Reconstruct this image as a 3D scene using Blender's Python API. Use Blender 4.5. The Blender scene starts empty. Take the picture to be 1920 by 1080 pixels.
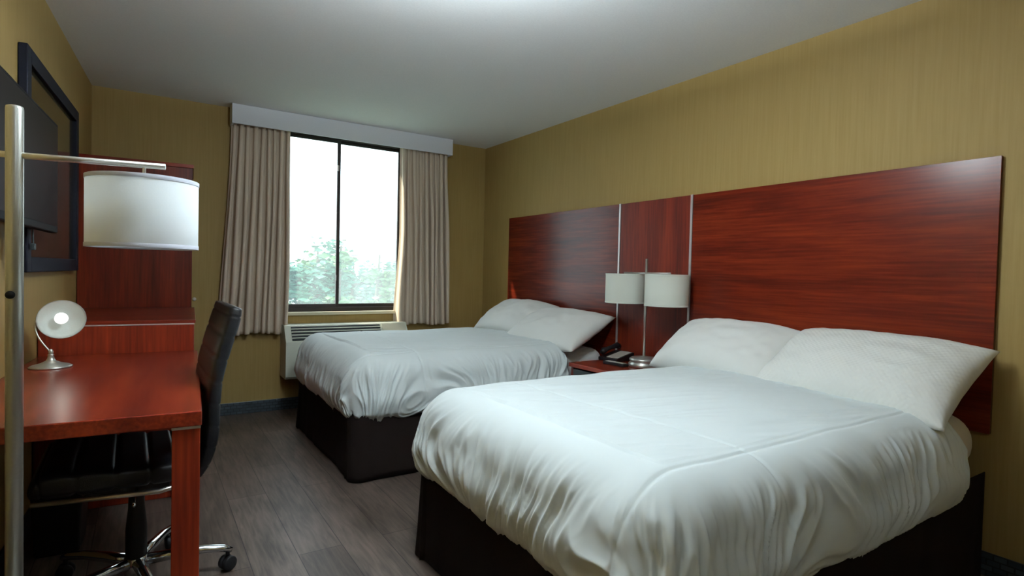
import bpy, bmesh, math, random
from mathutils import Vector, Matrix, noise
random.seed(7)
PI = math.pi
COL = bpy.context.scene.collection
XL, XR, YF, TL, H = -0.320, 2.887, 4.989, -0.060, 2.44
YB = -1.9
ROT = -math.atan(0.06)
def smooth(a, b, x):
    t = max(0, min(1, (x-a)/(b-a))); return t*t*(3-2*t)

# ------------------------------------------------------------ materials
def new_mat(name):
    m = bpy.data.materials.new(name); m.use_nodes = True
    nt = m.node_tree; b = nt.nodes['Principled BSDF']
    return m, nt, b
def plain(name, col, rough=0.5, metal=0.0, bump=0, scale=200, coat=0, spec=0.5):
    m, nt, b = new_mat(name)
    b.inputs['Roughness'].default_value = rough; b.inputs['Metallic'].default_value = metal
    b.inputs['Coat Weight'].default_value = coat; b.inputs['Specular IOR Level'].default_value = spec
    n = nt.nodes.new('ShaderNodeTexNoise'); tc = nt.nodes.new('ShaderNodeTexCoord')
    n.inputs['Scale'].default_value = scale; nt.links.new(tc.outputs['Object'], n.inputs['Vector'])
    r = nt.nodes.new('ShaderNodeMixRGB'); r.inputs[1].default_value = (*[c*0.93 for c in col], 1); r.inputs[2].default_value = (*[min(1, c*1.07) for c in col], 1)
    nt.links.new(n.outputs['Fac'], r.inputs[0]); nt.links.new(r.outputs[0], b.inputs['Base Color'])
    if bump:
        bp = nt.nodes.new('ShaderNodeBump'); bp.inputs['Strength'].default_value = bump; bp.inputs['Distance'].default_value = 0.002
        nt.links.new(n.outputs['Fac'], bp.inputs['Height']); nt.links.new(bp.outputs[0], b.inputs['Normal'])
    return m
def wood(name, axis, rough=0.42, bright=1.0, seed=0.0, coat=0.03, spec=.28):
    m, nt, b = new_mat(name)
    tc = nt.nodes.new('ShaderNodeTexCoord'); mp = nt.nodes.new('ShaderNodeMapping')
    sc = [1, 1, 1]
    for i in range(3): sc[i] = 0.9 if i == axis else 9.0
    mp.inputs['Scale'].default_value = sc; mp.inputs['Location'].default_value = (seed, seed*.7, seed*1.3)
    nt.links.new(tc.outputs['Object'], mp.inputs['Vector'])
    n1 = nt.nodes.new('ShaderNodeTexNoise'); n1.inputs['Scale'].default_value = 1.0; n1.inputs['Detail'].default_value = 5; n1.inputs['Roughness'].default_value = .6; n1.inputs['Distortion'].default_value = .3
    mp2 = nt.nodes.new('ShaderNodeMapping'); mp2.inputs['Scale'].default_value = [s*7 if s > 1 else 2.4 for s in sc]
    nt.links.new(tc.outputs['Object'], mp2.inputs['Vector'])
    n2 = nt.nodes.new('ShaderNodeTexNoise'); n2.inputs['Scale'].default_value = 1.4; n2.inputs['Detail'].default_value = 4
    nt.links.new(mp.outputs[0], n1.inputs['Vector']); nt.links.new(mp2.outputs[0], n2.inputs['Vector'])
    mx = nt.nodes.new('ShaderNodeMath'); mx.operation = 'MULTIPLY_ADD'; mx.inputs[1].default_value = 0.35
    nt.links.new(n2.outputs['Fac'], mx.inputs[0]); 
    ml = nt.nodes.new('ShaderNodeMath'); ml.operation = 'MULTIPLY'; ml.inputs[1].default_value = 0.65
    nt.links.new(n1.outputs['Fac'], ml.inputs[0]); nt.links.new(ml.outputs[0], mx.inputs[2])
    cr = nt.nodes.new('ShaderNodeValToRGB')
    e = cr.color_ramp.elements
    e[0].position = 0.32; e[0].color = (0.060*bright, 0.0075*bright, 0.0042*bright, 1)
    e[1].position = 0.66; e[1].color = (0.235*bright, 0.030*bright, 0.0095*bright, 1)
    k = e.new(0.48); k.color = (0.130*bright, 0.0145*bright, 0.0060*bright, 1)
    nt.links.new(mx.outputs[0], cr.inputs[0]); nt.links.new(cr.outputs[0], b.inputs['Base Color'])
    b.inputs['Roughness'].default_value = rough; b.inputs['Specular IOR Level'].default_value = spec; b.inputs['Coat Weight'].default_value = coat; b.inputs['Coat Roughness'].default_value = 0.25
    return m
def fabric(name, col, rough=.95, scale=900, wr=0.0, wrscale=(6, 6, 6), sheen=.2, check=0):
    m, nt, b = new_mat(name)
    tc = nt.nodes.new('ShaderNodeTexCoord')
    n = nt.nodes.new('ShaderNodeTexNoise'); n.inputs['Scale'].default_value = scale
    nt.links.new(tc.outputs['Object'], n.inputs['Vector'])
    b.inputs['Base Color'].default_value = (*col, 1); b.inputs['Roughness'].default_value = rough
    b.inputs['Sheen Weight'].default_value = sheen; b.inputs['Specular IOR Level'].default_value = .15
    bp = nt.nodes.new('ShaderNodeBump'); bp.inputs['Strength'].default_value = .25; bp.inputs['Distance'].default_value = 0.001
    nt.links.new(n.outputs['Fac'], bp.inputs['Height']); last = bp
    if wr:
        mp = nt.nodes.new('ShaderNodeMapping'); mp.inputs['Scale'].default_value = wrscale
        nt.links.new(tc.outputs['Object'], mp.inputs['Vector'])
        w = nt.nodes.new('ShaderNodeTexNoise'); w.inputs['Scale'].default_value = 1; w.inputs['Detail'].default_value = 3; w.inputs['Distortion'].default_value = .8
        try: w.noise_type = 'RIDGED_MULTIFRACTAL'
        except Exception: pass
        nt.links.new(mp.outputs[0], w.inputs['Vector'])
        b2 = nt.nodes.new('ShaderNodeBump'); b2.inputs['Strength'].default_value = wr; b2.inputs['Distance'].default_value = 0.006
        nt.links.new(w.outputs['Fac'], b2.inputs['Height']); nt.links.new(last.outputs[0], b2.inputs['Normal']); last = b2
    if check:
        uv = nt.nodes.new('ShaderNodeUVMap')
        sx = nt.nodes.new('ShaderNodeSeparateXYZ'); nt.links.new(tc.outputs['Object'], sx.inputs[0])
        outs = []
        for k in (0, 1):
            s = nt.nodes.new('ShaderNodeMath'); s.operation = 'MULTIPLY'; s.inputs[1].default_value = check
            nt.links.new(sx.outputs[k], s.inputs[0])
            c = nt.nodes.new('ShaderNodeMath'); c.operation = 'SINE'; nt.links.new(s.outputs[0], c.inputs[0]); outs.append(c)
        mu = nt.nodes.new('ShaderNodeMath'); mu.operation = 'MULTIPLY'
        nt.links.new(outs[0].outputs[0], mu.inputs[0]); nt.links.new(outs[1].outputs[0], mu.inputs[1])
        b3 = nt.nodes.new('ShaderNodeBump'); b3.inputs['Strength'].default_value = .25; b3.inputs['Distance'].default_value = 0.0025
        nt.links.new(mu.outputs[0], b3.inputs['Height']); nt.links.new(last.outputs[0], b3.inputs['Normal']); last = b3
    nt.links.new(last.outputs[0], b.inputs['Normal'])
    return m
def wallpaper():
    m, nt, b = new_mat('wallpaper')
    g = nt.nodes.new('ShaderNodeNewGeometry'); mp = nt.nodes.new('ShaderNodeMapping')
    mp.inputs['Scale'].default_value = (110, 110, 3); nt.links.new(g.outputs['Position'], mp.inputs['Vector'])
    n = nt.nodes.new('ShaderNodeTexNoise'); n.inputs['Scale'].default_value = 1; n.inputs['Detail'].default_value = 3
    nt.links.new(mp.outputs[0], n.inputs['Vector'])
    cr = nt.nodes.new('ShaderNodeValToRGB'); e = cr.color_ramp.elements
    e[0].position = .3; e[0].color = (0.336, 0.226, 0.074, 1); e[1].position = .7; e[1].color = (0.378, 0.260, 0.091, 1)
    nt.links.new(n.outputs['Fac'], cr.inputs[0]); nt.links.new(cr.outputs[0], b.inputs['Base Color'])
    b.inputs['Roughness'].default_value = .62; b.inputs['Specular IOR Level'].default_value = .3
    bp = nt.nodes.new('ShaderNodeBump'); bp.inputs['Strength'].default_value = .2; bp.inputs['Distance'].default_value = .001
    nt.links.new(n.outputs['Fac'], bp.inputs['Height']); nt.links.new(bp.outputs[0], b.inputs['Normal'])
    return m
def floor_mat():
    m, nt, b = new_mat('vinyl_planks')
    g = nt.nodes.new('ShaderNodeNewGeometry'); sw = nt.nodes.new('ShaderNodeSeparateXYZ'); cb = nt.nodes.new('ShaderNodeCombineXYZ')
    nt.links.new(g.outputs['Position'], sw.inputs[0]); nt.links.new(sw.outputs[1], cb.inputs[0]); nt.links.new(sw.outputs[0], cb.inputs[1])
    br = nt.nodes.new('ShaderNodeTexBrick'); br.inputs['Scale'].default_value = 1; br.inputs['Brick Width'].default_value = 1.2; br.inputs['Row Height'].default_value = 0.18
    br.inputs['Mortar Size'].default_value = .0018; br.inputs['Mortar Smooth'].default_value = .2; br.offset = .37
    br.inputs['Color1'].default_value = (0.078, 0.055, 0.043, 1); br.inputs['Color2'].default_value = (0.135, 0.102, 0.083, 1); br.inputs['Mortar'].default_value = (0.02, 0.015, 0.012, 1)
    nt.links.new(cb.outputs[0], br.inputs['Vector'])
    mp = nt.nodes.new('ShaderNodeMapping'); mp.inputs['Scale'].default_value = (60, 5, 1); nt.links.new(g.outputs['Position'], mp.inputs['Vector'])
    n = nt.nodes.new('ShaderNodeTexNoise'); n.inputs['Scale'].default_value = 1; n.inputs['Detail'].default_value = 6; n.inputs['Distortion'].default_value = .6
    nt.links.new(mp.outputs[0], n.inputs['Vector'])
    mp2 = nt.nodes.new('ShaderNodeMapping'); mp2.inputs['Scale'].default_value = (7, 2.2, 1); nt.links.new(g.outputs['Position'], mp2.inputs['Vector'])
    n2 = nt.nodes.new('ShaderNodeTexNoise'); n2.inputs['Scale'].default_value = 1; n2.inputs['Detail'].default_value = 4
    nt.links.new(mp2.outputs[0], n2.inputs['Vector'])
    ad = nt.nodes.new('ShaderNodeMath'); ad.operation = 'ADD'; nt.links.new(n.outputs['Fac'], ad.inputs[0]); nt.links.new(n2.outputs['Fac'], ad.inputs[1])
    cr = nt.nodes.new('ShaderNodeValToRGB'); cr.color_ramp.elements[0].position = .36; cr.color_ramp.elements[0].color = (.45, .45, .45, 1); cr.color_ramp.elements[1].position = .64; cr.color_ramp.elements[1].color = (1.5, 1.5, 1.53, 1)
    hv = nt.nodes.new('ShaderNodeMath'); hv.operation = 'MULTIPLY'; hv.inputs[1].default_value = .5; nt.links.new(ad.outputs[0], hv.inputs[0]); nt.links.new(hv.outputs[0], cr.inputs[0])
    mx = nt.nodes.new('ShaderNodeMixRGB'); mx.blend_type = 'MULTIPLY'; mx.inputs[0].default_value = 1
    nt.links.new(br.outputs['Color'], mx.inputs[1]); nt.links.new(cr.outputs[0], mx.inputs[2]); nt.links.new(mx.outputs[0], b.inputs['Base Color'])
    b.inputs['Roughness'].default_value = .42; b.inputs['Specular IOR Level'].default_value = .4
    return m
def stone_base():
    m, nt, b = new_mat('mosaic_base')
    g = nt.nodes.new('ShaderNodeNewGeometry'); sp = nt.nodes.new('ShaderNodeSeparateXYZ'); ad = nt.nodes.new('ShaderNodeMath'); ad.operation = 'ADD'
    nt.links.new(g.outputs['Position'], sp.inputs[0]); nt.links.new(sp.outputs[0], ad.inputs[0]); nt.links.new(sp.outputs[1], ad.inputs[1])
    cb = nt.nodes.new('ShaderNodeCombineXYZ'); nt.links.new(ad.outputs[0], cb.inputs[0]); nt.links.new(sp.outputs[2], cb.inputs[1])
    br = nt.nodes.new('ShaderNodeTexBrick'); br.inputs['Scale'].default_value = 1; br.inputs['Brick Width'].default_value = .045; br.inputs['Row Height'].default_value = .024; br.inputs['Mortar Size'].default_value = .003
    br.inputs['Color1'].default_value = (.030, .042, .055, 1); br.inputs['Color2'].default_value = (.060, .082, .100, 1); br.inputs['Mortar'].default_value = (.018, .022, .027, 1)
    nt.links.new(cb.outputs[0], br.inputs['Vector']); nt.links.new(br.outputs['Color'], b.inputs['Base Color']); b.inputs['Roughness'].default_value = .35
    return m
def shade_mat(name, col, tr=.5):
    m, nt, b = new_mat(name)
    out = nt.nodes['Material Output']; nt.nodes.remove(b)
    d = nt.nodes.new('ShaderNodeBsdfDiffuse'); t = nt.nodes.new('ShaderNodeBsdfTranslucent'); mx = nt.nodes.new('ShaderNodeMixShader')
    tc = nt.nodes.new('ShaderNodeTexCoord'); n = nt.nodes.new('ShaderNodeTexNoise'); n.inputs['Scale'].default_value = 300
    nt.links.new(tc.outputs['Object'], n.inputs['Vector'])
    bp = nt.nodes.new('ShaderNodeBump'); bp.inputs['Strength'].default_value = .2; bp.inputs['Distance'].default_value = .001; nt.links.new(n.outputs['Fac'], bp.inputs['Height']); nt.links.new(bp.outputs[0], d.inputs['Normal'])
    d.inputs[0].default_value = (*col, 1); t.inputs[0].default_value = (*col, 1); mx.inputs[0].default_value = tr
    nt.links.new(d.outputs[0], mx.inputs[1]); nt.links.new(t.outputs[0], mx.inputs[2]); nt.links.new(mx.outputs[0], out.inputs[0])
    return m
def glass_mat(name, veil, col=(.9, .97, 1)):
    m, nt, b = new_mat(name)
    out = nt.nodes['Material Output']; nt.nodes.remove(b)
    tr = nt.nodes.new('ShaderNodeBsdfTransparent'); tr.inputs[0].default_value = (.96, .99, .99, 1)
    tl = nt.nodes.new('ShaderNodeBsdfTranslucent'); tl.inputs[0].default_value = (*col, 1)  # pale veil in the pane stands in for outdoor haze and glass dirt
    gl = nt.nodes.new('ShaderNodeBsdfGlossy'); gl.inputs['Roughness'].default_value = .02
    m1 = nt.nodes.new('ShaderNodeMixShader'); m2 = nt.nodes.new('ShaderNodeMixShader')
    tc = nt.nodes.new('ShaderNodeTexCoord'); mp = nt.nodes.new('ShaderNodeMapping'); mp.inputs['Scale'].default_value = (5, 1, .8)
    n = nt.nodes.new('ShaderNodeTexNoise'); n.inputs['Scale'].default_value = 1; n.inputs['Detail'].default_value = 3
    nt.links.new(tc.outputs['Object'], mp.inputs[0]); nt.links.new(mp.outputs[0], n.inputs[0])
    mr = nt.nodes.new('ShaderNodeMapRange'); mr.inputs[1].default_value = .3; mr.inputs[2].default_value = .7; mr.inputs[3].default_value = veil*.75; mr.inputs[4].default_value = veil*1.25
    nt.links.new(n.outputs['Fac'], mr.inputs[0]); nt.links.new(mr.outputs[0], m1.inputs[0])
    nt.links.new(tr.outputs[0], m1.inputs[1]); nt.links.new(tl.outputs[0], m1.inputs[2])
    m2.inputs[0].default_value = .03; nt.links.new(m1.outputs[0], m2.inputs[1]); nt.links.new(gl.outputs[0], m2.inputs[2]); nt.links.new(m2.outputs[0], out.inputs[0])
    return m
def emit(name, col, s):
    m, nt, b = new_mat(name)
    b.inputs['Base Color'].default_value = (.8, .8, .8, 1); b.inputs['Emission Color'].default_value = (*col, 1); b.inputs['Emission Strength'].default_value = s
    return m

M = dict(
    wall=wallpaper(), floor=floor_mat(), base=stone_base(),
    ceil=plain('ceiling_paint', (.80, .81, .82), .9, bump=.1, scale=120),
    wood_x=wood('cherry_grain_x', 0, rough=.3), wood_y=wood('cherry_grain_y', 1, seed=3, bright=.82, rough=.24, coat=0, spec=.30), wood_z=wood('cherry_grain_z', 2, seed=5, bright=.9),
    desk_y=wood('cherry_desk', 1, rough=.27, bright=1.6, seed=2, coat=.15, spec=.5), desk_z=wood('cherry_desk_leg', 2, rough=.33, bright=1.6, seed=1),
    cab_z=wood('cherry_cabinet', 2, rough=.3, bright=.72, seed=8), cab2_z=wood('cherry_low_cabinet', 2, rough=.33, bright=1.2, seed=4),
    alu=plain('aluminium_trim', (.62, .58, .57), .35, .55), edge=plain('trim_and_highlight', (.55, .50, .50), .4, .2),
    nickel=plain('brushed_nickel', (.56, .57, .53), .34, .75), chrome=plain('chrome', (.75, .78, .82), .12, 1.0),
    steel=plain('satin_steel', (.62, .60, .56), .3, .9),
    white_paint=plain('white_valance', (.74, .77, .83), .7), cream=plain('cream_plastic', (.62, .60, .48), .5),
    ac=plain('cream_metal', (.66, .68, .58), .5), sill=plain('cream_sill', (.62, .56, .40), .5),
    dark_frame=plain('bronze_frame', (.030, .022, .020), .45, .3), slot=plain('dark_slot', (.02, .025, .03), .6),
    black=plain('black_plastic', (.010, .010, .012), .45, spec=.3), tv=plain('tv_screen', (.006, .004, .004), .35, spec=.10), matte=plain('matte_black', (.008, .008, .008), .8, spec=.1),
    picframe=plain('picture_frame_black', (.009, .010, .017), .6, spec=.12), tvcase=plain('tv_casing', (.006, .006, .007), .6, spec=.12), print_=plain('dark_print', (.050, .040, .020), .18, coat=.8, scale=3),
    leather=plain('black_leather', (.008, .0085, .011), .38, bump=.3, scale=350, spec=.4),
    skirt=fabric('brown_skirt', (.011, .0065, .0055), scale=500, sheen=0),
    quilt=fabric('white_quilt', (.73, .80, .81), wr=.75, wrscale=(2.6, 9, 9)),
    sheet=fabric('cream_sheet', (.66, .60, .50)),
    pillow=fabric('white_pillow', (.78, .79, .76), wr=.12, wrscale=(7, 5, 5)),
    waffle=fabric('waffle_pillow', (.78, .79, .75), check=PI/0.011)
, sheet2=fabric('white_sheet', (.76, .76, .74)),
    curtain=shade_mat('beige_curtain', (.74, .62, .50), .10), shade=shade_mat('white_shade', (.93, .97, .99), .42),
    shade2=shade_mat('ivory_shade', (.88, .90, .82), .30), band=shade_mat('shade_band', (.66, .68, .76), .25),
    glass=glass_mat('window_glass', .09), glass2=glass_mat('hazy_window_glass', .13),
    grey=plain('grey_drawer', (.045, .060, .062), .5), key=plain('phone_keys', (.42, .40, .36), .5),
    ivory=plain('ivory_metal', (.46, .52, .50), .45), bulb=emit('lit_bulb', (1, .98, .95), .85),
    lamp=emit('added_fill_lamp_glass', (.92, 1, .98), 2.0),  # glass for the added, unseen fill lamps
    bark=plain('bark', (.09, .075, .05), .9), leaf=plain('leaf', (.045, .165, .105), .6), leaf2=plain('leaf_light', (.10, .22, .085), .6),
    ground=plain('grass_ground', (.06, .12, .06), .9, scale=.5), bldg=plain('pale_render', (.35, .37, .42), .8), plug=plain('light_wall_plate', (.65, .62, .55), .5),
)

# ------------------------------------------------------------ object helpers
def link(o): COL.objects.link(o); return o
def obj(name, bm, m, parent=None, sm=False, label=None):
    me = bpy.data.meshes.new(name); bmesh.ops.recalc_face_normals(bm, faces=bm.faces); bm.to_mesh(me); bm.free()
    if sm:
        for p in me.polygons: p.use_smooth = True
    for x in (m if isinstance(m, (list, tuple)) else [m]): me.materials.append(x)
    o = link(bpy.data.objects.new(name, me))
    if parent: o.parent = parent
    if label: o['label'] = label
    return o
def tag(o, label, cat, group=None):
    o['label'] = label; o['category'] = cat
    if group: o['group'] = group
    return o
def thing(name, label, cat, loc=(0, 0, 0), rz=0, group=None):
    o = link(bpy.data.objects.new(name, None)); o.location = loc; o.rotation_euler = (0, 0, rz); o.empty_display_size = .05
    return tag(o, label, cat, group)
def struct(name, bm, m, parent=None, sm=False):
    o = obj(name, bm, m, parent, sm)
    if not parent: o['kind'] = 'structure'
    return o
def box(bm, x0, x1, y0, y1, z0, z1, bev=0, seg=2):
    r = bmesh.ops.create_cube(bm, size=1, matrix=Matrix.Translation(((x0+x1)/2, (y0+y1)/2, (z0+z1)/2)) @ Matrix.Diagonal((x1-x0, y1-y0, z1-z0, 1)))
    if bev:
        es = list({e for v in r['verts'] for e in v.link_edges})
        bmesh.ops.bevel(bm, geom=es, offset=bev, segments=seg, profile=.5, affect='EDGES')
    return bm
def BX(*a, **k): return box(bmesh.new(), *a, **k)
def tube(bm, pts, r, seg=16, cap=True):
    pts = [Vector(p) for p in pts]; rs = r if isinstance(r, (list, tuple)) else [r]*len(pts)
    rings = []; prev = None
    for i, p in enumerate(pts):
        d = (pts[min(i+1, len(pts)-1)] - pts[max(i-1, 0)]).normalized()
        if prev is None:
            a = d.orthogonal().normalized()
        else:
            a = (prev - d*prev.dot(d)).normalized()
        prev = a; b = d.cross(a)
        rings.append([bm.verts.new(p + rs[i]*(math.cos(2*PI*k/seg)*a + math.sin(2*PI*k/seg)*b)) for k in range(seg)])
    for i in range(len(rings)-1):
        for k in range(seg): bm.faces.new((rings[i][k], rings[i][(k+1) % seg], rings[i+1][(k+1) % seg], rings[i+1][k]))
    if cap: bm.faces.new(rings[0][::-1]); bm.faces.new(rings[-1])
    return bm
def TB(pts, r, seg=16, cap=True): return tube(bmesh.new(), pts, r, seg, cap)
def lathe(bm, prof, seg=48, mat=None):
    mat = mat or Matrix.Identity(4); rings = []
    for r, z in prof:
        if r < 1e-6: rings.append([bm.verts.new(mat @ Vector((0, 0, z)))])
        else: rings.append([bm.verts.new(mat @ Vector((r*math.cos(2*PI*k/seg), r*math.sin(2*PI*k/seg), z))) for k in range(seg)])
    for a, b in zip(rings, rings[1:]):
        for k in range(seg):
            f = [a[k % len(a)], a[(k+1) % len(a)], b[(k+1) % len(b)], b[k % len(b)]]
            f = list(dict.fromkeys(f))
            if len(f) > 2: bm.faces.new(f)
    return bm
def LT(prof, seg=48, mat=None): return lathe(bmesh.new(), prof, seg, mat)
def grid(bm, nu, nv, f):
    V = [[bm.verts.new(f(i/nu, j/nv)) for j in range(nv+1)] for i in range(nu+1)]
    for i in range(nu):
        for j in range(nv): bm.faces.new((V[i][j], V[i+1][j], V[i+1][j+1], V[i][j+1]))
    return V
def nz(x, y, z=0): return noise.noise(Vector((x, y, z)))
def LF(u, v, z=0):   # left-wall frame (u off the wall, v along it from the far corner) to the room
    c, s = math.cos(ROT), math.sin(ROT)
    return (XL + u*c - v*s, YF + u*s + v*c, z)
def lthing(name, label, cat, u, v, z=0, group=None): return thing(name, label, cat, LF(u, v, z), ROT, group)

# ------------------------------------------------------------ room
XLB = XL - 0.06*(YF-YB)
def poly_prism(pts, z0, z1):
    bm = bmesh.new(); a = [bm.verts.new((x, y, z0)) for x, y in pts]; b = [bm.verts.new((x, y, z1)) for x, y in pts]
    bm.faces.new(a[::-1]); bm.faces.new(b)
    for i in range(len(pts)): bm.faces.new((a[i], a[(i+1) % len(pts)], b[(i+1) % len(pts)], b[i]))
    return bm
room = [(XLB-.15, YB-.15), (XR+.15, YB-.15), (XR+.15, YF+.12), (XL-.15, YF+.12)]
struct('floor', poly_prism(room, -.12, 0), M['floor'])
struct('ceiling', poly_prism(room, H, H+.12), M['ceil'])
struct('wall_left', poly_prism([(XLB, YB), (XL, YF), (XL-.15, YF), (XLB-.15, YB)], 0, H), M['wall'])
struct('wall_right', BX(XR, XR+.15, YB-.15, YF+.12, 0, H), M['wall'])
struct('wall_back', BX(XLB-.15, XR, YB-.15, YB, 0, H), M['wall'])
WX0, WX1, WZ0, WZ1 = 0.93, 2.07, 0.812, 2.37
bm = bmesh.new()
box(bm, XL-.15, WX0, YF, YF+.12, 0, H); box(bm, WX1, XR, YF, YF+.12, 0, H)
box(bm, WX0, WX1, YF, YF+.12, 0, WZ0); box(bm, WX0, WX1, YF, YF+.12, WZ1, H)
struct('wall_far', bm, M['wall'])
struct('baseboard_far', BX(XL+.012, XR-.012, YF-.012, YF-.0005, .0005, .097, bev=.003), M['base'])
struct('baseboard_right', BX(XR-.012, XR-.0005, YB+.01, YF-.012, .0005, .097, bev=.003), M['base'])
bb = BX(.0005, .012, -6.85, -.012, .0005, .097, bev=.003)
o = struct('baseboard_left', bb, M['base']); o.location = (XL, YF, 0); o.rotation_euler = (0, 0, ROT)
struct('trim_1', BX(WX0-.0, WX1, YF-.035, YF+.045, WZ0-.022, WZ0+.004, bev=.004), M['sill'])   # window sill

# ------------------------------------------------------------ window
win = link(bpy.data.objects.new('window_1', None)); win.location = (0, YF+.05, 0); win['kind'] = 'structure'
win['label'] = 'dark framed sliding window between beige curtains'
fx0, fx1, fz0, fz1 = WX0+.001, WX1-.001, WZ0+.004, WZ1-.001
bm = bmesh.new()
box(bm, fx0, fx0+.05, -.005, .06, fz0, fz1, .003); box(bm, fx1-.05, fx1, -.005, .06, fz0, fz1, .003)
box(bm, fx0+.05, fx1-.05, -.005, .06, fz0, fz0+.035, .003); box(bm, fx0+.05, fx1-.05, -.005, .06, fz1-.045, fz1, .003)
obj('window_frame', bm, M['dark_frame'], win)
mc = 1.435
def sash(x0, x1, y0, y1, gm, nm='sash'):
    z0, z1, w = fz0+.035, fz1-.045, .028
    bm = bmesh.new()
    box(bm, x0, x0+w, y0, y1, z0, z1, .002); box(bm, x1-w, x1, y0, y1, z0, z1, .002)
    box(bm, x0+w, x1-w, y0, y1, z0, z0+.03, .002); box(bm, x0+w, x1-w, y0, y1, z1-w, z1, .002)
    s = obj(nm, bm, M['dark_frame'], win)
    ym = (y0+y1)/2
    obj('pane', BX(x0+w, x1-w, ym-.002, ym+.002, z0+.03, z1-w), gm, s)
    return s
s1 = sash(fx0+.05, mc+.011, .002, .022, M['glass'])
s2 = sash(mc-.011, fx1-.05, .026, .046, M['glass2'])
obj('latch', BX(mc-.024, mc-.006, -.014, .002, 2.05, 2.10, .004), M['alu'], win)
obj('latch', BX(mc-.018, mc-.002, -.014, .002, 1.085, 1.135, .004), M['dark_frame'], win)

# ------------------------------------------------------------ valance and curtains
t = thing('window_valance', 'white box valance over the window, fixed against the ceiling', 'valance', (1.5, YF, 2.29))
bm = bmesh.new(); d = .155
box(bm, -.946, .94, -d, -d+.016, 0, H-2.29-.001, .002); box(bm, -.946, -.93, -d+.016, -.001, 0, H-2.29-.001); box(bm, .924, .94, -d+.016, -.001, 0, H-2.29-.001)
obj('fascia', bm, M['white_paint'], t)
obj('curtain_track', BX(-.92, .92, -.10, -.075, .06, .08, .003), M['white_paint'], t)
def curtain(name, label, top, bot, zb, folds, seed, bulge=0):
    rnd = random.Random(seed)
    ws = [rnd.uniform(.7, 1.3) for _ in range(folds)]; s = sum(ws); cum = [0]
    for w in ws: cum.append(cum[-1]+w/s)
    amps = [rnd.uniform(.7, 1.2) for _ in range(folds)]
    def f(u, v):
        k = 0
        while k < folds-1 and cum[k+1] < u: k += 1
        ph = (u-cum[k])/(cum[k+1]-cum[k])
        zz = 2.345 + (zb-2.345)*v
        e = v**1.3
        x0 = top[0] + (bot[0]-top[0])*e; x1 = top[1] + (bot[1]-top[1])*e
        x = x0 + (x1-x0)*u + .004*math.sin(6*v+u*17)
        A = (.020 + .020*smooth(0, .5, v))*amps[k]
        y = -.045 - A*(1-math.cos(2*PI*ph))*.95 + .010*nz(u*9+seed, v*2.3)
        x += .007*math.sin(4*PI*ph)*amps[k]
        if bulge: # the inner edge turns towards the glass and flares at the bottom
            g = smooth(.25, 0, u)*smooth(.45, 1, v); x -= bulge*g; y += .02*g
        return Vector((x, min(y, -.012), zz + .008*math.sin(9*u+seed)*v))
    bm = bmesh.new(); grid(bm, folds*18, 60, f)
    o = obj(name, bm, M['curtain'], None, True); o.location = (0, YF, 0)
    md = o.modifiers.new('th', 'SOLIDIFY'); md.thickness = .002
    tag(o, label, 'curtain'); return o
curtain('curtain', 'beige pleated curtain left of the window glass, behind the desk chair', (.56, 1.005), (.475, .995), .652, 9, 3)
curtain('curtain', 'beige pleated curtain right of the window glass, with a sunlit fold, behind the far bed', (1.955, 2.435), (1.975, 2.47), .690, 9, 11, .045)

# ------------------------------------------------------------ wall air conditioner under the window
t = thing('wall_air_conditioner', 'cream wall air conditioner under the window behind the far bed', 'air conditioner', (.95, YF, .29))
W = 1.05
bm = bmesh.new()   # profile extruded along x : sloped top front
prof = [(-.002, 0), (-.215, 0), (-.235, .02), (-.235, .30), (-.15, .425), (-.14, .43), (-.002, .43)]
a = [bm.verts.new((.0, y, z)) for y, z in prof]; b = [bm.verts.new((W, y, z)) for y, z in prof]
bm.faces.new(a); bm.faces.new(b[::-1])
for i in range(len(prof)): bm.faces.new((a[i], a[(i+1) % len(prof)], b[(i+1) % len(prof)], b[i]))
obj('housing', bm, M['ac'], t)
# sloped grille : dark backing and slats
p0, p1 = Vector((0, -.235, .30)), Vector((0, -.15, .425)); dv = (p1-p0); ln = dv.length; dv.normalize(); nv = Vector((0, -dv.z, dv.y))
def slope_box(x0, x1, s0, s1, h0, h1):
    bm = bmesh.new(); box(bm, x0, x1, s0, s1, h0, h1)
    for v in bm.verts:
        v.co = Vector((v.co.x, 0, 0)) + p0 + dv*v.co.y + nv*v.co.z
    return bm
g = obj('grille', slope_box(.05, .80, .012, ln-.012, -.001, .003), M['slot'], t)
bm = bmesh.new()
for k in range(4):
    s = .030 + k*(ln-.034)/4.2
    b2 = slope_box(.05, .80, s, s+.008, .003, .009); me = bpy.data.meshes.new('t'); b2.to_mesh(me); b2.free(); bm.from_mesh(me); bpy.data.meshes.remove(me)
obj('grille_slats', bm, M['ac'], g)
obj('control_door', slope_box(.815, 1.035, .008, ln-.008, .0, .006), M['cream'], t)
bm = bmesh.new()
for k in range(5): box(bm, .10, .55, -.2375, -.2355, .06+.014*k, .066+.014*k)
obj('intake_slots', bm, M['slot'], t)

# small white wall bumper
tag(obj('wall_bumper', LT([(0, -.012), (.009, -.011), (.013, -.006), (.014, 0)], 20, Matrix.Translation((.322, YF-.001, .93)) @ Matrix.Rotation(PI/2, 4, 'X') @ Matrix.Scale(-1, 4, (0, 0, 1))), M['plug'], None, True),
    'small round white bumper on the far wall beside the tall cherry cabinet', 'wall bumper')

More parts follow.
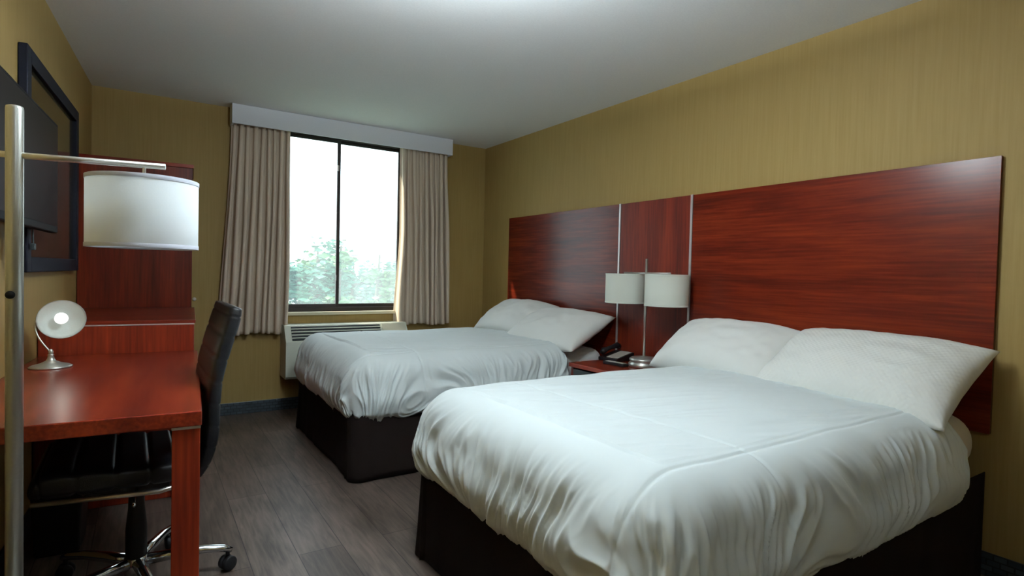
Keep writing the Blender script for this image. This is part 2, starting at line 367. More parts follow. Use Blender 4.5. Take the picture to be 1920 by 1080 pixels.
# ------------------------------------------------------------ headboard panels
hb = thing('headboard', 'wide dark cherry headboard of three panels along the wall behind both beds', 'headboard', (XR, 0, 0))
ZT, ZB_ = 1.702, .58
obj('side_panel', BX(-.021, -.001, 3.013, 4.482, ZB_, ZT, .001), M['wood_y'], hb)
obj('side_panel', BX(-.021, -.001, .843, 2.357, ZB_, ZT, .001), M['wood_y'], hb)
obj('centre_panel', BX(-.021, -.001, 2.377, 2.993, .10, ZT, .001), M['wood_z'], hb, label='centre panel with vertical grain')
for y in (2.357, 2.993): obj('trim_strip', BX(-.024, -.001, y+.002, y+.018, ZB_-.02, ZT+.003, .001), M['alu'], hb, label='silver strip')

# ------------------------------------------------------------ beds
def bed(y0, y1, label):
    t = thing('bed', label, 'bed', (0, (y0+y1)/2, 0)); hw = (y1-y0)/2
    x0, x1 = .965, 2.845
    # skirt : slightly wavy band around foot and sides with a corner pleat
    pts = []; step = .012
    def walk(ax, ay, bx, by):
        L = math.hypot(bx-ax, by-ay); n = int(L/step)
        for i in range(n): pts.append((ax+(bx-ax)*i/n, ay+(by-ay)*i/n))
    rc = .10
    def arc(cx, cy, a0):
        for i in range(13): pts.append((cx+rc*math.cos(a0-i/13*PI/2), cy+rc*math.sin(a0-i/13*PI/2)))
    walk(x1, -hw, x0+rc, -hw); arc(x0+rc, -hw+rc, -PI/2); walk(x0, -hw+rc, x0, hw-rc); arc(x0+rc, hw-rc, -PI); walk(x0+rc, hw, x1, hw); pts.append((x1, hw))
    bm = bmesh.new(); nv = 14; V = []
    for i, (x, y) in enumerate(pts):
        row = []
        cx, cy = (x-(x0+x1)/2), y
        for j in range(nv+1):
            h = j/nv; z = .43 - .425*h
            px, py = x, y
            w = .010*h*(nz(i*.035+y0, h*.8)+.6*nz(i*.11, h*1.5, 4))
            dc = min(math.hypot(x-x0, y-hw), math.hypot(x-x0, y+hw))   # corner pleat
            w += .014*h*math.exp(-(dc/.05)**2) - .012*h*math.exp(-((dc-.085)/.02)**2)
            if abs(y) >= hw-rc and x < x0+rc:
                ux, uy = x-(x0+rc), y-math.copysign(hw-rc, y); ul = math.hypot(ux, uy) or 1
                fl = .75*h                                   # the corner squares up towards the floor
                px += ux/ul*(w+.028*fl); py += uy/ul*(w+.028*fl)
            elif abs(y) >= hw-1e-6: py += math.copysign(w, y)
            elif x <= x0+1e-6: px -= w
            row.append(bm.verts.new((px, py, z)))
        V.append(row)
    for i in range(len(V)-1):
        for j in range(nv): bm.faces.new((V[i][j], V[i+1][j], V[i+1][j+1], V[i][j+1]))
    s = obj('bed_skirt', bm, M['skirt'], t, True); md = s.modifiers.new('th', 'SOLIDIFY'); md.thickness = .003; md.offset = -1
    obj('box_spring', BX(x0+.03, x1, -hw+.03, hw-.03, .18, .43, .08, 5), M['skirt'], t, True)
    bm = bmesh.new()
    def mt(u, v): return None
    box(bm, x0+.04, x1, -hw+.02, hw-.02, .432, .655, .10, 6)
    obj('mattress', bm, M['sheet'] if y0 < 2 else M['sheet2'], t, True, label='mattress in a fitted sheet')
    for dx in (x0+.12, x1-.12):
        for dy in (-hw+.12, hw-.12): obj('leg', BX(dx-.03, dx+.03, dy-.03, dy+.03, 0, .18), M['black'], t)
    return t
bed(3.055, 4.425, 'far bed beside the window, with dark brown skirt and light sheet')
bed(.845, 2.205, 'near bed in the foreground, with dark brown skirt and cream sheet')

def quilt(y0, y1, xh, seed, label, group=None, dips=None):
    cy = (y0+y1)/2; hw = (y1-y0)/2
    X0 = .955; R = .15; ztop = .705
    drop = .30
    core_x0, core_hw = X0+R, hw-R+.012
    L = R*PI/2 + drop - R*0.45
    rnd = seed*13.7
    NX, NY = 380, 380
    xa, xb = core_x0-L, xh
    ya, yb = -core_hw-L, core_hw+L
    def f(u, v):
        X = xb + (xa-xb)*u; Y = ya + (yb-ya)*v
        dx = min(0, X-core_x0); dy = (Y-core_hw if Y > core_hw else (Y+core_hw if Y < -core_hw else 0))
        l0 = math.hypot(dx, dy)
        puff = .010*nz(X*2.2+rnd, Y*2.2) + .005*nz(X*6+rnd, Y*6, 2)
        crease = 0
        for (ax, ay, ux, uy, w, a, r) in CRE:
            pass
        top = .014*(1-(min(1, abs(Y)/core_hw))**2) * (1 - .3*smooth(core_x0+.5, core_x0, X))
        # quilting seams
        seam = 0
        for q in (SEAMX0(Y, rnd), ):
            seam -= .005*math.exp(-((X-q)/.006)**2)
        seam -= .005*math.exp(-((abs(Y)-(core_hw+.03))/.006)**2)
        if l0 < 1e-6:
            # long shallow creases running towards the head
            cz = .0030*(1-abs(nz(X*1.3+rnd, Y*10+X*3.0, 7))*2.4) + .0018*(1-abs(nz(X*3+rnd, Y*24+X*7, 4))*2.2)
            z = ztop + top + puff + seam + cz
            edge = smooth(xh-.03, xh, X); z -= .022*edge
            return Vector((X, Y, z))
        nx, ny = dx/l0, dy/l0
        # corners: p-norm keeps the hem fairly level but longer at the corner
        l = (abs(dx)**2.4+abs(dy)**2.4)**(1/2.4) if (dx and dy) else l0
        corner = (2*min(abs(dx), abs(dy))/(abs(dx)+abs(dy))) if (dx and dy) else 0
        l *= 1 + .16*corner
        l += 0.035*nz(X*1.8+rnd, Y*1.8, 5)*smooth(.1, .3, l) 
        if dips: l += dips(X, Y)*smooth(R, L, l)
        per = (X if dy and not dx else 0) + (Y if dx and not dy else 0)
        ang = math.atan2(ny, nx)
        if dx and dy: per = ang*.35+math.copysign(3, dy)
        if l < R*PI/2:
            a = l/R; off = R*math.sin(a); z = ztop - R*(1-math.cos(a)); fl = 0
        else:
            e = l-R*PI/2; off = R; z = ztop - R - e; fl = e
        h = smooth(.07, L*.55, l)
        # vertical gathers, narrower high up and deeper low down
        sw = .9*nz(X*2.3+rnd, Y*2.3, 11)          # the gathers lean one way, then the other
        bx0, by0 = max(X, core_x0), max(-core_hw, min(core_hw, Y))
        pX, pY = bx0 + nx*.25 - ny*l*sw, by0 + ny*.25 + nx*l*sw
        s1_ = nz(pX*12+rnd, pY*12, l*2.0)
        s2_ = (1-2.6*abs(nz(pX*19+rnd, pY*19, l*4+9)))
        s3_ = (1-2.4*abs(nz(pX*37+rnd, pY*37, l*7+3)))
        w = h*(.016*s1_ + .0105*s2_ + .0056*s3_)
        w += .024*h*math.exp(-((l-L*.72)/.07)**2)
        w -= .034*smooth(L-.06, L, l)
        w += puff*.6 + seam*.5
        off += w
        cx_, cyy = max(X, core_x0), max(-core_hw, min(core_hw, Y))
        zz = z + (puff+seam+top*.0)*(1-h) + .004*s2_*h
        if dy and not dx: zz -= .022*smooth(xh-.03, xh, X)*(1-h)
        return Vector((cx_ + nx*off, cyy + ny*off, zz))
    bm = bmesh.new(); grid(bm, NX, NY, f)
    o = obj('comforter', bm, M['quilt'], None, True); o.location = (0, cy, 0)
    md = o.modifiers.new('th', 'SOLIDIFY'); md.thickness = .012; md.offset = -1
    tag(o, label, 'comforter'); return o
CRE = []
def SEAMX0(Y, r): return 1.34 + .05*math.sin(Y*2+r) + .10*Y*Y
quilt(3.055, 4.425, 2.45, 1, 'white quilted comforter on the far bed by the window')
quilt(.845, 2.205, 2.57, 2, 'white quilted comforter on the near bed in the foreground')

def pillow(loc, w, d, th, tilt, mat, label, group, yaw=0, roll=0, seed=0, pinch=.55):
    """local x = across the bed (world y), local y = up the slope (towards the headboard)"""
    bm = bmesh.new(); N, Mv = 72, 54
    def half(sgn):
        def f(u, v):
            a, b = 2*u-1, 2*v-1
            ea = (1-abs(a)**2.6); eb = (1-abs(b)**2.4)
            h = (max(0, ea)*max(0, eb))**pinch
            # edges drawn in between the corners
            x = a*w/2*(1-.05*(1-b*b)*abs(a)**3); y = b*d/2*(1-.09*(1-a*a)*abs(b)**3)
            wr = .006*nz(a*5+seed, b*4)*1.0 + .004*nz(a*14+seed, b*5, 3)*abs(a)**1.0
            z = sgn*(th/2*h) + wr*(h**.5) + .014*nz(a*1.6+seed, b*1.6, 8)*h
            if sgn < 0: z *= .75
            return Vector((x, y, z))
        grid(bm, N, Mv, f)
    half(1); half(-1); bmesh.ops.remove_doubles(bm, verts=bm.verts, dist=.0006)
    o = obj('pillow', bm, mat, None, True)
    B = Matrix(((0, 1, 0), (-1, 0, 0), (0, 0, 1))).to_4x4()      # local x -> -y world, local y -> +x world
    o.matrix_world = Matrix.Translation(loc) @ Matrix.Rotation(yaw, 4, 'Z') @ Matrix.Rotation(-tilt, 4, 'Y') @ B @ Matrix.Rotation(roll, 4, 'Y')
    tag(o, label, 'pillow', group); return o
G = 'white pillows on the two beds'
R_ = math.radians
pillow((2.645, 4.02, .800), .76, .45, .25, R_(33), M['pillow'], 'white pillow on the far bed, nearest to the window', G, seed=2, pinch=.46)
pillow((2.600, 3.38, .775), .80, .49, .23, R_(27), M['pillow'], 'white pillow on the far bed, next to the telephone', G, yaw=R_(5), seed=9, pinch=.50)
pillow((2.635, 1.93, .792), .72, .45, .26, R_(32), M['pillow'], 'white pillow on the near bed, next to the nightstand', G, seed=5, pinch=.44)
pillow((2.615, 1.225, .792), .82, .51, .25, R_(31), M['waffle'], 'white waffle check pillow on the near bed, at the side away from the nightstand', G, yaw=R_(-3), seed=4, pinch=.48)

# ------------------------------------------------------------ nightstand with lamp, telephone, remote
t = thing('nightstand', 'cherry nightstand with a grey drawer between the two beds', 'nightstand', (2.60, 2.645, 0))
bm = bmesh.new(); box(bm, -.20, .258, -.295, -.270, 0, .572, .002); box(bm, -.20, .258, .270, .295, 0, .572, .002)
box(bm, -.18, .258, -.270, .270, .06, .08); box(bm, .24, .258, -.270, .270, .08, .572); box(bm, -.18, .24, -.27, .27, .30, .318)
obj('body', bm, M['wood_z'], t)
obj('top', BX(-.215, .262, -.305, .305, .573, .600, .003), M['desk_y'], t)
dr = obj('drawer', BX(-.205, -.185, -.266, .266, .325, .560, .003), M['grey'], t, label='grey drawer front')
obj('handle', TB([(-.205, -.06, .44), (-.225, -.06, .44), (-.225, .06, .44), (-.205, .06, .44)], .005, 10), M['alu'], dr)

lx, ly, lz = 2.725, 2.597, .6005
t = thing('table_lamp', 'silver table lamp with two ivory drum shades on the nightstand', 'lamp', (lx, ly, lz))
obj('base', LT([(0, 0), (.094, 0), (.098, .006), (.098, .022), (.090, .027), (.088, .036), (.093, .040), (.092, .052), (.080, .060), (.02, .064), (.012, .07), (0, .07)]), M['nickel'], t, True)
obj('pole', TB([(0, 0, .065), (0, 0, .70)], .0085, 16), M['steel'], t, True)
obj('cross_arm', TB([(0, .20, .607), (0, -.20, .607)], .006, 12), M['steel'], t, True)
def drum(r, z0, z1, parent, loc, mat, inner=True, yoff=0):
    th = .003
    m = Matrix.Translation(loc)
    s = obj('lamp_shade', LT([(r, z0), (r, z1), (r-th, z1), (r-th, z0), (r, z0)], 64, m), mat, parent, True)
    for z in (z0-.001, z1-.009):
        obj('shade_band', LT([(r+.0012, z), (r+.0012, z+.010), (r-th-.001, z+.010), (r-th-.001, z), (r+.0012, z)], 64, m), M['band'] if mat is M['shade'] else mat, s, True)
    bm = bmesh.new()
    for k in range(3):
        a = k*2*PI/3+.5; tube(bm, [Vector(loc)+Vector((0, 0, z1-.012)), Vector(loc)+Vector(((r-th)*math.cos(a), (r-th)*math.sin(a), z1-.012))], .0015, 6)
    obj('spider', bm, M['steel'], s)
    obj('bulb', LT([(0, z0+.02), (.018, z0+.025), (.028, z0+.05), (.026, z0+.07), (.014, z0+.10), (.013, z1-.02), (0, z1-.02)], 20, m), M['cream'], s, True)
    return s
drum(.133, .405, .600, t, (0, .188, 0), M['shade2'])
drum(.133, .405, .600, t, (-.012, -.183, 0), M['shade2'])
obj('hanger', TB([(0, .188, .607), (0, .188, .57)], .004, 8), M['steel'], t); obj('hanger', TB([(-.006, -.183, .607), (-.012, -.183, .57)], .004, 8), M['steel'], t)

t = thing('telephone', 'black desk telephone with light keypad on the nightstand', 'telephone', (2.755, 2.885, .6005), R_(10))
bm = bmesh.new(); box(bm, -.10, .10, -.08, .08, 0, .055, .006)
for v in bm.verts:
    if v.co.z > .03: v.co.z = .022 + .032*(v.co.x+.10)/.20
obj('base', bm, M['black'], t)
bm = BX(-.085, .08, -.072, .018, .0, .004)
for v in bm.verts: v.co.z += .023+.032*(v.co.x+.10)/.20
obj('keypad', bm, M['key'], t, label='light keypad plate')
obj('handset', TB([(-.095, .052, .052), (-.075, .052, .066), (-.03, .052, .076), (.03, .052, .086), (.075, .052, .092), (.10, .052, .084)], [.017, .022, .014, .014, .022, .018], 14), M['black'], t, True)
t = thing('remote_control', 'black remote control with grey top lying beside the telephone', 'remote control', (2.588, 2.715, .6005), R_(-84))
obj('body', BX(-.09, .09, -.026, .026, 0, .020, .005), M['black'], t)
obj('button_panel', BX(-.075, .075, -.019, .019, .0202, .022, .0008), M['key'], t)

# ------------------------------------------------------------ desk along the left wall
t = lthing('desk', 'glossy cherry writing desk along the left wall', 'desk', 0, 0)
obj('desktop', BX(.004, .650, -3.036, -1.627, .705, .750, .003), M['desk_y'], t)
for (u, v) in ((.572, -3.026), (.006, -3.026), (.572, -1.715), (.006, -1.715)):
    obj('leg', BX(u, u+.074, v, v+.074, 0, .704, .002), M['desk_z'], t)
bm = bmesh.new()
box(bm, .571, .647, -3.028, -3.0262, .696, .7040)  # pale strip paints the highlight along the top of the front leg
obj('trim_and_highlight', bm, M['edge'], t)

t = lthing('low_cabinet', 'low cherry cabinet with a pale edge strip between desk and tall cabinet', 'cabinet', 0, 0)
obj('body', BX(.004, .634, -1.622, -.606, .0, .884, .003), M['cab2_z'], t)
obj('edge_strip', BX(.004, .6345, -1.6245, -.606, .8845, .8905, .0008), M['edge'], t, label='pale metal strip')
obj('top', BX(.004, .640, -1.626, -.606, .891, .908, .002), M['wood_x'], t)
t = lthing('tall_cabinet', 'tall dark cherry cabinet in the far left corner', 'cabinet', 0, 0)
obj('body', BX(.004, .622, -.600, -.045, .0, 1.835, .002), M['cab_z'], t)
obj('top', BX(.002, .628, -.605, -.045, 1.8355, 1.860, .002), M['wood_x'], t)

# waste bin under the desk
t = thing('waste_bin', 'black waste bin on the floor under the desk behind the chair', 'waste bin', LF(.155, -2.02, 0), ROT)
bm = BX(-.085, .085, -.10, .10, .001, .27, .012, 3)
top = [f for f in bm.faces if f.normal.z > .99 and f.calc_area() > .01]
r = bmesh.ops.inset_region(bm, faces=top, thickness=.006)
ex = bmesh.ops.translate(bm, verts=list({v for f in top for v in f.verts}), vec=(0, 0, -.24))
for v in bm.verts: k_ = .86+.14*v.co.z/.27; v.co.x *= k_; v.co.y *= k_
obj('body', bm, M['black'], t)
bm = bmesh.new()
for a0, a1, b0, b1 in ((-.090, .090, .094, .104), (-.090, .090, -.104, -.094), (-.090, -.080, -.094, .094), (.080, .090, -.094, .094)): box(bm, a0, a1, b0, b1, .262, .276, .002)
obj('rim', bm, M['black'], t)

# desk lamp
dl = LF(.0, 0)
t = thing('desk_lamp', 'small lit desk lamp with tilted white dish shade on the desk', 'lamp', (-.325, 3.000, .7505), 0)
K = .80
obj('base', LT([(0, 0), (.090, 0), (.092, .005), (.080, .012), (.045, .022), (.022, .034), (.016, .044), (.012, .060), (.014, .064), (.010, .070), (0, .070)], 48), M['nickel'], t, True)
obj('joint', LT([(0, .066), (.008, .068), (.012, .078), (.008, .088), (.005, .094), (0, .095)], 20), M['nickel'], t, True)
pts = []
for k in range(15):
    a = k/14; pts.append((-.004-.062*math.sin(a*PI*.62), .035*a, .082+.165*a))
obj('gooseneck', TB(pts, .004, 10), M['nickel'], t, True)
dirv = (Vector((.16, -.93, -.20))).normalized()
Zq = dirv.to_track_quat('Z', 'Y').to_matrix().to_4x4()
ms = Matrix.Translation((.040, .030, .248)) @ Zq
sh = obj('dish_shade', LT([(0, -.068), (.02, -.067), (.045, -.058), (.075, -.036), (.096, -.008), (.105, .012), (.103, .013), (.094, -.006), (.072, -.032), (.043, -.053), (.0, -.062)], 56, ms), M['ivory'], t, True, label='white enamel dish shade')
obj('socket', LT([(0, -.10), (.014, -.098), (.017, -.085), (.017, -.066), (0, -.066)], 24, ms), M['nickel'], sh, True)
obj('bulb', LT([(0, -.060), (.014, -.058), (.016, -.044), (.028, -.022), (.030, -.006), (.022, .010), (.0, .018)], 28, ms), M['bulb'], sh, True, label='glowing bulb')

for ob in t.children_recursive:
    for v in ob.data.vertices: v.co *= K
# ------------------------------------------------------------ framed picture, television
t = lthing('framed_picture', 'large picture in a black frame on the left wall behind the television', 'picture', 0, 0)
v0, v1, z0, z1, fw = -1.96, -.755, 1.142, 2.075, .065
bm = bmesh.new()
box(bm, .002, .034, v0, v0+fw, z0, z1, .004); box(bm, .002, .034, v1-fw, v1, z0, z1, .004)
box(bm, .002, .034, v0+fw, v1-fw, z0, z0+fw, .004); box(bm, .002, .034, v0+fw, v1-fw, z1-fw, z1, .004)
obj('frame', bm, M['picframe'], t)
obj('print', BX(.004, .016, v0+fw, v1-fw, z0+fw, z1-fw), M['print_'], t, label='dark glazed print')

t = lthing('television', 'flat black television mounted on the left wall above the desk', 'television', 0, 0)
bm = BX(.050, .082, -2.62, -1.657, 1.320, 1.815, .005)
obj('casing', bm, M['tvcase'], t)
obj('screen', BX(.0815, .0835, -2.605, -1.672, 1.350, 1.800), M['tv'], t)
bm = bmesh.new(); box(bm, .001, .012, -2.30, -2.05, 1.45, 1.70, .002); box(bm, .012, .050, -2.24, -2.22, 1.50, 1.65); box(bm, .012, .050, -2.13, -2.11, 1.50, 1.65)
obj('wall_bracket', bm, M['black'], t)
bm = bmesh.new()
for k in range(4):
    pts = [(.030+.007*k, -2.16+.045*math.cos(a/12*2*PI+k)*(1-.1*k), 1.245-.012*k+.052*math.sin(a/12*2*PI+k)) for a in range(12)]
    tube(bm, pts+pts[:1], .004, 8, False)
tube(bm, [(.045, -2.16, 1.34), (.035, -2.15, 1.30), (.03, -2.13, 1.28)], .004, 8)
obj('coiled_cable', bm, M['black'], t)
bm = bmesh.new(); tube(bm, [(.046, -1.93, 1.34), (.046, -1.935, 1.29), (.046, -1.93, 1.262)], .003, 8); box(bm, .038, .054, -1.94, -1.92, 1.235, 1.263, .003)
obj('cable_plug', bm, M['grey'], t)

# ------------------------------------------------------------ floor lamp
px, py = -.265, 1.807
t = thing('floor_lamp', 'brushed nickel floor lamp with one white drum shade in front of the desk', 'lamp', (px, py, 0))
obj('base', LT([(0, 0), (.135, 0), (.138, .006), (.135, .018), (.05, .024), (.02, .032), (0, .032)]), M['nickel'], t, True)
obj('pole', LT([(0, .02), (.0175, .02), (.0175, 1.552), (.0165, 1.558), (.012, 1.560), (0, 1.560)], 32), M['nickel'], t, True)
ax, ay = .3085, -.062; za = 1.442
obj('cross_arm', TB([(-.20*.98, .20*.2, za), (ax, ay, za)], .0078, 16), M['steel'], t, True)
sx, sy = .262, -.053
s = drum(.124, 1.228, 1.404, t, (sx, sy, 0), M['shade'])
obj('hanger', TB([(sx, sy, za), (sx, sy, 1.388)], .004, 10), M['steel'], t)
kd = Vector((-px, -py, 0)).normalized()
ctr = Vector((-.008, 0, 1.105)) + kd*.0165
obj('switch_knob', TB([ctr, ctr+kd*.012], .0095, 16), M['black'], t, True, label='black knob')

# ------------------------------------------------------------ desk chair (faces the left wall)
CX, CY = -.020, 2.455
t = thing('desk_chair', 'black leather swivel desk chair with chrome base, tucked under the desk', 'chair', (CX, CY, 0), R_(1))
def cushion(prof_f, prof_b, w, ribs, depth, name, par, mat):
    """profile lists (x,z) front/back faces bottom to top, ribs stitched across"""
    bm = bmesh.new(); n = 90
    def interp(P, s):
        k = s*(len(P)-1); i = min(int(k), len(P)-2); f = k-i
        p0 = P[max(i-1, 0)]; p1 = P[i]; p2 = P[i+1]; p3 = P[min(i+2, len(P)-1)]
        return [0.5*((2*p1[a])+(-p0[a]+p2[a])*f+(2*p0[a]-5*p1[a]+4*p2[a]-p3[a])*f*f+(-p0[a]+3*p1[a]-3*p2[a]+p3[a])*f**3) for a in (0, 1)]
    rings = []
    m = 40
    for i in range(n+1):
        s = i/n; a = Vector((interp(prof_f, s)[0], 0, interp(prof_f, s)[1])); b = Vector((interp(prof_b, s)[0], 0, interp(prof_b, s)[1]))
        c = (a+b)/2; hx = (b-a)/2
        rib = 1 - depth*max(0, 1-abs(((s*ribs) % 1)-.0)/.10) - depth*max(0, 1-abs(((s*ribs) % 1)-1)/.10)
        e = min(1, math.sqrt(max(0, 1-(max(0, abs(2*s-1)-.93)/.07)**2)))
        ring = []
        for k in range(m):
            th = 2*PI*k/m; cs, sn = math.cos(th), math.sin(th)
            sx_ = math.copysign(abs(cs)**.55, cs); sy_ = math.copysign(abs(sn)**.28, sn)
            ww = w/2*(1-.06*(2*s-1)**4)*(1-.10*(1-e))
            ring.append(bm.verts.new(c + hx*sx_*rib*max(.15, e) + Vector((0, ww*sy_*(1-.012*(1-rib)/max(depth, .01)), 0))))
        rings.append(ring)
    for i in range(n):
        for k in range(m): bm.faces.new((rings[i][k], rings[i][(k+1) % m], rings[i+1][(k+1) % m], rings[i+1][k]))
    bm.faces.new(rings[0][::-1]); bm.faces.new(rings[-1])
    return obj(name, bm, mat, par, True)
fx = [(.150, .445), (.178, .50), (.192, .60), (.196, .70), (.207, .80), (.230, .90), (.258, 1.0), (.272, 1.045)]
bx_ = [(.190, .435), (.226, .50), (.246, .58), (.250, .68), (.258, .78), (.282, .88), (.312, .985), (.318, 1.035)]
cushion(fx, bx_, .48, 9, .12, 'backrest', t, M['leather'])
sf = [(-.285, .485), (-.245, .535), (-.12, .535), (.0, .525), (.10, .520), (.165, .530)]
sb = [(-.275, .455), (-.235, .445), (-.12, .440), (.0, .440), (.10, .440), (.165, .450)]
cushion(sf, sb, .50, 6, .22, 'seat', t, M['leather'])
for s_ in (-1, 1):
    obj('side_rail', TB([(-.27, s_*.258, .452), (.06, s_*.258, .430), (.15, s_*.256, .445)], .008, 10), M['steel'], t, True)
obj('seat_plate', BX(-.15, .10, -.11, .11, .385, .438, .01), M['black'], t)
obj('tilt_lever', TB([(0, -.10, .40), (-.01, -.22, .405), (-.01, -.27, .40)], .005, 8), M['chrome'], t, True)
obj('gas_column', LT([(0, .07), (.030, .07), (.034, .10), (.034, .22), (.026, .30), (.024, .37), (.036, .375), (.036, .395), (0, .395)], 28), M['black'], t, True)
obj('base_hub', LT([(0, .055), (.036, .055), (.040, .07), (.038, .115), (.030, .122), (0, .122)], 28), M['chrome'], t, True)
for k in range(5):
    a = R_(-7 + 72*k); c, s_ = math.cos(a), math.sin(a)
    P_ = lambda r, z: (c*r, s_*r, z)
    leg = obj('base_leg', TB([P_(.02, .098), P_(.12, .100), P_(.22, .098), P_(.285, .088), P_(.315, .076)], [.021, .019, .0165, .014, .010], 12), M['chrome'], t, True)
    bm = bmesh.new()
    rm = Matrix.Translation(P_(.300, .029)) @ Matrix.Rotation(a+.6, 4, 'Z') @ Matrix.Rotation(PI/2, 4, 'X')
    for o_ in (-.014, .014): lathe(bm, [(0, o_-.009), (.024, o_-.009), (.028, o_-.005), (.028, o_+.005), (.024, o_+.009), (0, o_+.009)], 24, rm)
    lathe(bm, [(0, -.006), (.018, -.006), (.018, .006), (0, .006)], 16, rm); tube(bm, [P_(.300, .045), P_(.300, .082)], .008, 10)
    obj('castor', bm, M['black'], leg, True)

# ------------------------------------------------------------ added fill lamps, out of view above and behind the viewer
def added_fill_lamp(x, y, label, up, down):
    t = thing('added_fill_lamp', label, 'added fill lamp', (x, y, H-.001), 0, 'added fill lamps hung under the ceiling')
    obj('canopy', LT([(0, -.03), (.055, -.028), (.065, -.015), (.065, 0), (0, 0)], 40), M['nickel'], t, True)
    obj('stem', TB([(0, 0, -.02), (0, 0, -.17)], .008, 12), M['nickel'], t, True)
    obj('glass_bowl', LT([(.21, -.115), (.19, -.145), (.13, -.165), (.05, -.175), (0, -.178), (0, -.170), (.05, -.167), (.13, -.157), (.185, -.138), (.205, -.11), (.21, -.115)], 56), M['white_paint'], t, True)
    L = bpy.data.lights.new('fill_uplight', 'AREA'); L.shape = 'DISK'; L.size = .36; L.energy = up; L.color = (.88, 1, 1.05)
    lo = link(bpy.data.objects.new('fill_uplight', L)); lo.parent = t; lo.location = (0, 0, -.105); lo.rotation_euler = (PI, 0, 0)
    L = bpy.data.lights.new('fill_glow', 'POINT'); L.shadow_soft_size = .12; L.energy = down; L.color = (.88, 1, 1.05)
    lo = link(bpy.data.objects.new('fill_glow', L)); lo.parent = t; lo.location = (0, 0, -.31)
    return t
added_fill_lamp(.84, 1.60, 'added white bowl fill lamp, out of view above the gap between desk and beds', 108, 28)
added_fill_lamp(.90, -.90, 'added white bowl fill lamp, out of view behind the viewpoint', 8, 1.2)

# desk lamp light
L = bpy.data.lights.new('desk_bulb', 'POINT'); L.energy = .05; L.color = (1, .93, .78); L.shadow_soft_size = .03
lo = link(bpy.data.objects.new('desk_bulb_light', L)); lo.location = Vector((-.325, 3.0, .7505)) + (ms @ Vector((0, 0, .035)))*.8

# ------------------------------------------------------------ outside
o = struct('ground', BX(-40, 60, YF+1.5, 90, -6.2, -6.0), M['ground'])
def tree(x, y, ztop, r, seed, label, mat, n=1500):
    rnd = random.Random(seed); z0 = -6.0
    t = thing('tree', label, 'tree', (x, y, z0), 0, 'trees outside the window')
    hgt = ztop-z0
    bm = bmesh.new(); tube(bm, [(0, 0, 0), (.1, 0, hgt*.4), (-.05, .1, hgt*.75), (0, 0, hgt*.97)], [.20, .15, .08, .02], 8)
    tips = []
    for k in range(26):
        zb = hgt*rnd.uniform(.40, .93); a = rnd.uniform(0, 2*PI); l = r*rnd.uniform(.5, 1.0)*(1.15-(zb/hgt-.4)*1.1)
        tip = Vector((math.cos(a)*l, math.sin(a)*l, zb+l*rnd.uniform(.2, .7)))
        tube(bm, [(0, 0, zb), tip*.5+Vector((0, 0, zb*.5+.05)), tip], [.05, .03, .01], 6); tips.append(tip)
    obj('trunk', bm, M['bark'], t)
    bm = bmesh.new(); per = n//len(tips)
    for tip in tips:
        rr = r*rnd.uniform(.22, .40)
        for _ in range(per):
            d = Vector((rnd.gauss(0, 1), rnd.gauss(0, 1), rnd.gauss(0, .8)))*rr*.55
            c = tip+d; s = rnd.uniform(.07, .15)*(1.7 if y > 25 else 1.0)
            q = Matrix.Rotation(rnd.uniform(0, 6.28), 4, 'Z') @ Matrix.Rotation(rnd.uniform(0, 3.14), 4, 'X')
            vs = [bm.verts.new(c + (q @ Vector(p))*s) for p in ((-1, 0, 0), (0, -.45, .1), (1, 0, 0), (0, .45, .1))]
            bm.faces.new(vs)
    obj('crown', bm, mat, t)
tree(4.0, 16.0, 2.0, 1.2, 1, 'tall bushy tree seen through the left window pane', M['leaf'], 3600)
tree(3.62, 12.5, 1.95, .5, 12, 'slender tree whose top shows beside the window mullion', M['leaf2'], 900)
tree(4.6, 23.5, 1.4, 1.2, 2, 'low tree at the left edge of the window view', M['leaf'], 2600)
tree(6.1, 19.5, 1.75, 1.1, 3, 'mid height tree seen just right of the window mullion', M['leaf'], 3000)
tree(4.68, 13.0, 1.8, .5, 4, 'thin pale tree in the middle of the right window pane', M['leaf2'], 1200)
tree(8.6, 20.5, 1.75, 1.3, 5, 'broad tree at the right edge of the window view', M['leaf'], 3000)
tree(6.9, 27.0, 1.2, 1.9, 6, 'wide tree in the back row behind the left window pane', M['leaf2'], 6000)
tree(11.2, 28.0, 1.3, 1.9, 7, 'wide tree in the back row behind the right window pane', M['leaf'], 6000)
tree(9.0, 33.0, 1.1, 2.2, 8, 'farthest wide tree outside the window', M['leaf'], 6000)
t = thing('distant_building', 'pale distant building seen at the right edge of the window', 'building', (21, 50, -6))
obj('walls', BX(-3.2, 3.2, -3, 3, 0, 10.0), M['bldg'], t)
for i in range(4):
    for j in range(4): obj('window', BX(-2.6+i*1.4, -1.8+i*1.4, -3.03, -3.0, 1+j*2.3, 2.3+j*2.3), M['grey'], t)

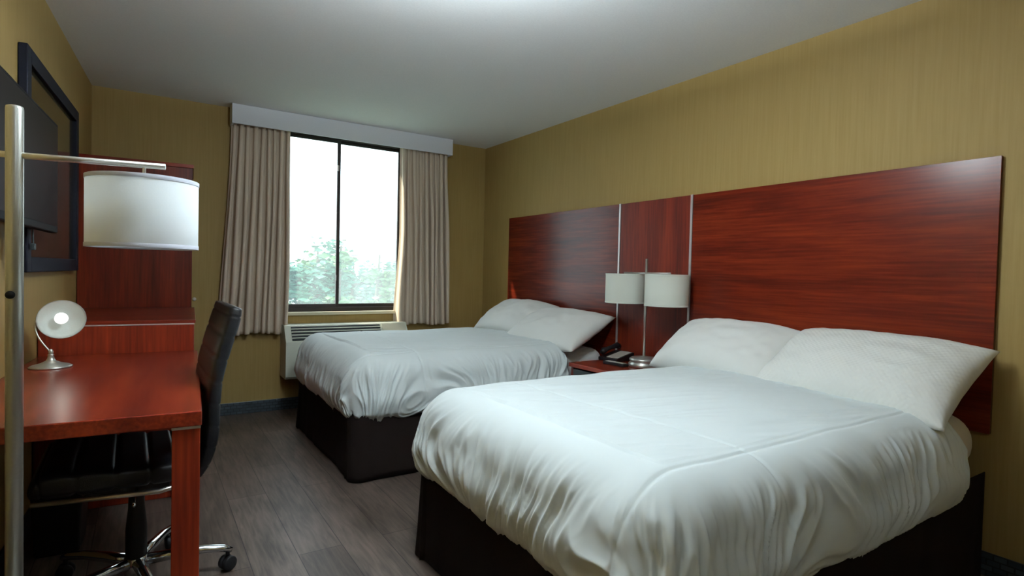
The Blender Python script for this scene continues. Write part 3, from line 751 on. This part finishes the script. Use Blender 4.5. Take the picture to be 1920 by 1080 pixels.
# ------------------------------------------------------------ light
sun = bpy.data.lights.new('sun', 'SUN'); sun.energy = 6.0; sun.angle = R_(1.2); sun.color = (1, .86, .66)
so = link(bpy.data.objects.new('sun', sun)); so.location = (-5, 8, 6)
so.rotation_euler = Vector((.93, -.40, -.71)).to_track_quat('-Z', 'Y').to_euler()
w = bpy.data.worlds.new('hazy_sky'); bpy.context.scene.world = w; w.use_nodes = True
nt = w.node_tree; bg = nt.nodes['Background']
tc = nt.nodes.new('ShaderNodeTexCoord'); sp = nt.nodes.new('ShaderNodeSeparateXYZ'); cr = nt.nodes.new('ShaderNodeValToRGB')
nt.links.new(tc.outputs['Generated'], sp.inputs[0]); nt.links.new(sp.outputs[2], cr.inputs[0])
cr.color_ramp.elements[0].position = 0; cr.color_ramp.elements[0].color = (.80, .93, 1, 1); cr.color_ramp.elements[1].position = .6; cr.color_ramp.elements[1].color = (.82, .92, 1, 1)
nt.links.new(cr.outputs[0], bg.inputs[0]); bg.inputs[1].default_value = 2.9

# ------------------------------------------------------------ camera
cam = bpy.data.cameras.new('camera'); co = link(bpy.data.objects.new('camera', cam)); bpy.context.scene.camera = co
yaw, pitch, roll, f, ch = 0.57666, 0.02538, 0.02358, 1059.424, 1.1840
cyw, syw, cp, spp = math.cos(yaw), math.sin(yaw), math.cos(pitch), math.sin(pitch)
fwd = Vector((syw*cp, cyw*cp, -spp)); r0 = Vector((cyw, -syw, 0)); u0 = r0.cross(fwd)
rr = math.cos(roll)*r0 + math.sin(roll)*u0; uu = -math.sin(roll)*r0 + math.cos(roll)*u0
co.matrix_world = Matrix(((rr.x, uu.x, -fwd.x, 0), (rr.y, uu.y, -fwd.y, 0), (rr.z, uu.z, -fwd.z, ch), (0, 0, 0, 1)))
cam.sensor_width = 36; cam.lens = f*36/1920; cam.clip_start = .05; cam.clip_end = 300
sc = bpy.context.scene
sc.view_settings.view_transform = 'Standard'; sc.view_settings.look = 'None'; sc.view_settings.gamma = 1; sc.view_settings.exposure = 0.58
sc.view_settings.use_curve_mapping = False
sc.cycles.caustics_reflective = False; sc.cycles.caustics_refractive = False
